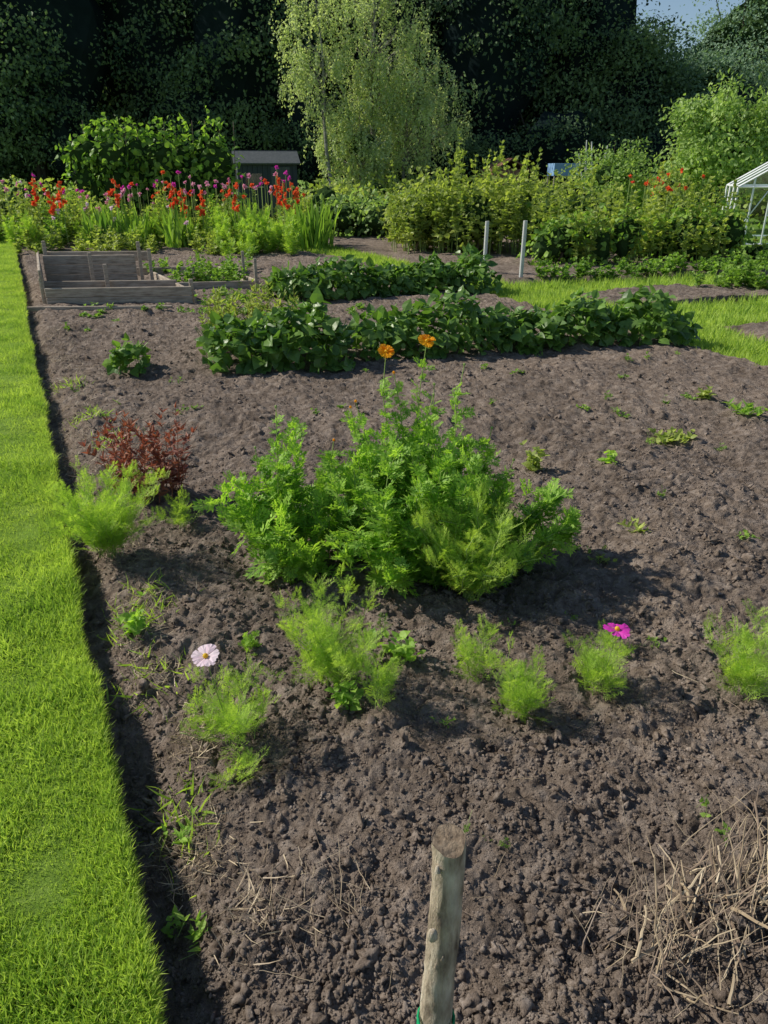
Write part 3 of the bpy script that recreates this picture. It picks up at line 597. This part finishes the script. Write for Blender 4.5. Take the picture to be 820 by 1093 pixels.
for x in np.arange(11,46,4.2): wt(p,x,68,9.5,4.5,12,80,2,.35,core=1.0)
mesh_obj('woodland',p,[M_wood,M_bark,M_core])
p=[]
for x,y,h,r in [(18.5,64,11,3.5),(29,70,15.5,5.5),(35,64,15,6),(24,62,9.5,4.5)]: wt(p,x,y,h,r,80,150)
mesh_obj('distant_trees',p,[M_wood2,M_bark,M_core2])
# ---------------- shed
sh=empty('garden_shed',(-5.15,35.5,0),math.radians(12))
def sbox(n,c,s,m,rx=0,ry=0,par=sh):
    o=box(n,c,s,0,m,par); o.rotation_euler=(rx,ry,0); return o
sbox('walls',(0,0,.95),(2.5,2.0,2.1),M_shed)
for i in range(12): sbox('board_%d'%i,(-1.15+.21*i,-1.012,.98),(.19,.022,2.0),M_shed)
sbox('roof_front',(0,-.55,2.22),(2.8,1.35,.06),M_roof,rx=math.radians(22)); sbox('roof_back',(0,.62,2.22),(2.8,1.35,.06),M_roof,rx=-math.radians(22))
sbox('door',(.55,-1.035,.95),(.8,.03,1.8),M_roof); sbox('window',(-.6,-1.035,1.35),(.7,.03,.5),M_glass); sbox('window_sill',(-.6,-1.06,1.07),(.8,.06,.05),M_plank)
s2=empty('brick_outbuilding',(6.5,44,0),.2)
box('walls',(0,0,.9),(2.0,2,1.8),0,M_brick,s2); o=box('roof_left',(-.5,0,2.0),(1.3,2.2,.07),0,M_brick,s2);o.rotation_euler=(0,-.5,0); o=box('roof_right',(.56,0,2.0),(1.3,2.2,.07),0,M_brick,s2);o.rotation_euler=(0,.5,0)
s3=empty('blue_shelter',(7.9,36,0),.1)
box('cover',(0,0,1.75),(1.1,1,.5),0,M_blue,s3)
for i,(x,y) in enumerate([(-.5,-.45),(.5,-.45),(-.5,.45),(.5,.45)]): box('leg_%d'%i,(x,y,.75),(.05,.05,1.6),0,M_plank,s3)
p=[]
for i in range(7): p.append(tube([(8.5+.1*i,34+R.normal()*.3,0),(8.4+.12*i+R.normal()*.15,34,R.uniform(2.2,2.9))],.025,5,0))
mesh_obj('bean_poles',p,[M_post])
# ---------------- greenhouse
gh=empty('greenhouse',(10.3,21.0,-.05),math.radians(-18)); W=1.15;Lh=1.5;E=1.35;Rg=2.05
def bar(n,a,b,r=.026):
    V,F,m=tube([a,b],r,4,0); mesh_obj(n,[(V,F,0)],[M_alu],parent=gh)
k=0
for y in np.linspace(-Lh,Lh,4):
    for s in(-1,1):
        bar('upright_%d'%k,(s*W,y,0),(s*W,y,E)); bar('rafter_%d'%k,(s*W,y,E),(0,y,Rg)); k+=1
for z in(.03,E):
    for s in(-1,1): bar('rail_%d'%k,(s*W,-Lh,z),(s*W,Lh,z),.03);k+=1
    for y in(-Lh,Lh): bar('rail_%d'%k,(-W,y,z),(W,y,z),.03);k+=1
bar('ridge',(0,-Lh,Rg),(0,Lh,Rg),.035)
for x in(-.4,.4): bar('door_frame_%d'%k,(x,-Lh,0),(x,-Lh,Rg-.2),.025);k+=1
for x in(-.8,.8): bar('gable_bar_%d'%k,(x,-Lh,0),(x,-Lh,E+.2));k+=1
bar('door_rail',(-.4,-Lh,.7),(.4,-Lh,.7)); bar('brace',(-W,-Lh,.1),(-.4,-Lh,E),.015)
g=np.array([(-W,-Lh,0),(W,-Lh,0),(W,Lh,0),(-W,Lh,0),(-W,-Lh,E),(W,-Lh,E),(W,Lh,E),(-W,Lh,E),(0,-Lh,Rg),(0,Lh,Rg)],float)*[.985,.985,.99]
gf=np.array([(0,1,5),(0,5,4),(4,5,8),(1,2,6),(1,6,5),(3,0,4),(3,4,7),(2,3,7),(2,7,6),(7,6,9),(4,8,9),(4,9,7),(5,6,9),(5,9,8)])
mesh_obj('glazing',[(g,gf,0)],[M_glass],parent=gh)
# ---------------- light
E=math.radians(38); az=np.array([-.93,.26]); az=az/np.linalg.norm(az)
sd=Vector((az[0]*math.cos(E),az[1]*math.cos(E),math.sin(E)))
l=bpy.data.lights.new('sun','SUN'); l.energy=5; l.angle=math.radians(.5); l.color=(1,.94,.82)
lo=bpy.data.objects.new('sun',l); lo.rotation_euler=(-sd).to_track_quat('-Z','Y').to_euler(); lo.location=(-20,10,30); sc.collection.objects.link(lo)
w=bpy.data.worlds.new('World'); sc.world=w; w.use_nodes=True; nt=w.node_tree; bg=nt.nodes['Background']
sk=nt.nodes.new('ShaderNodeTexSky'); sk.sky_type='NISHITA'; sk.sun_disc=False; sk.sun_elevation=E; sk.sun_rotation=math.atan2(az[0],az[1]); sk.dust_density=.3; sk.ozone_density=1.6; nt.links.new(sk.outputs[0],bg.inputs[0]); bg.inputs[1].default_value=.1
cd=bpy.data.cameras.new('camera'); cd.sensor_fit='VERTICAL'; cd.sensor_height=36; cd.lens=26; cd.clip_start=.05; cd.clip_end=1000
co=bpy.data.objects.new('camera',cd); co.location=(0,0,1.6); co.rotation_euler=(math.radians(90-24.6),0,0); sc.collection.objects.link(co); sc.camera=co
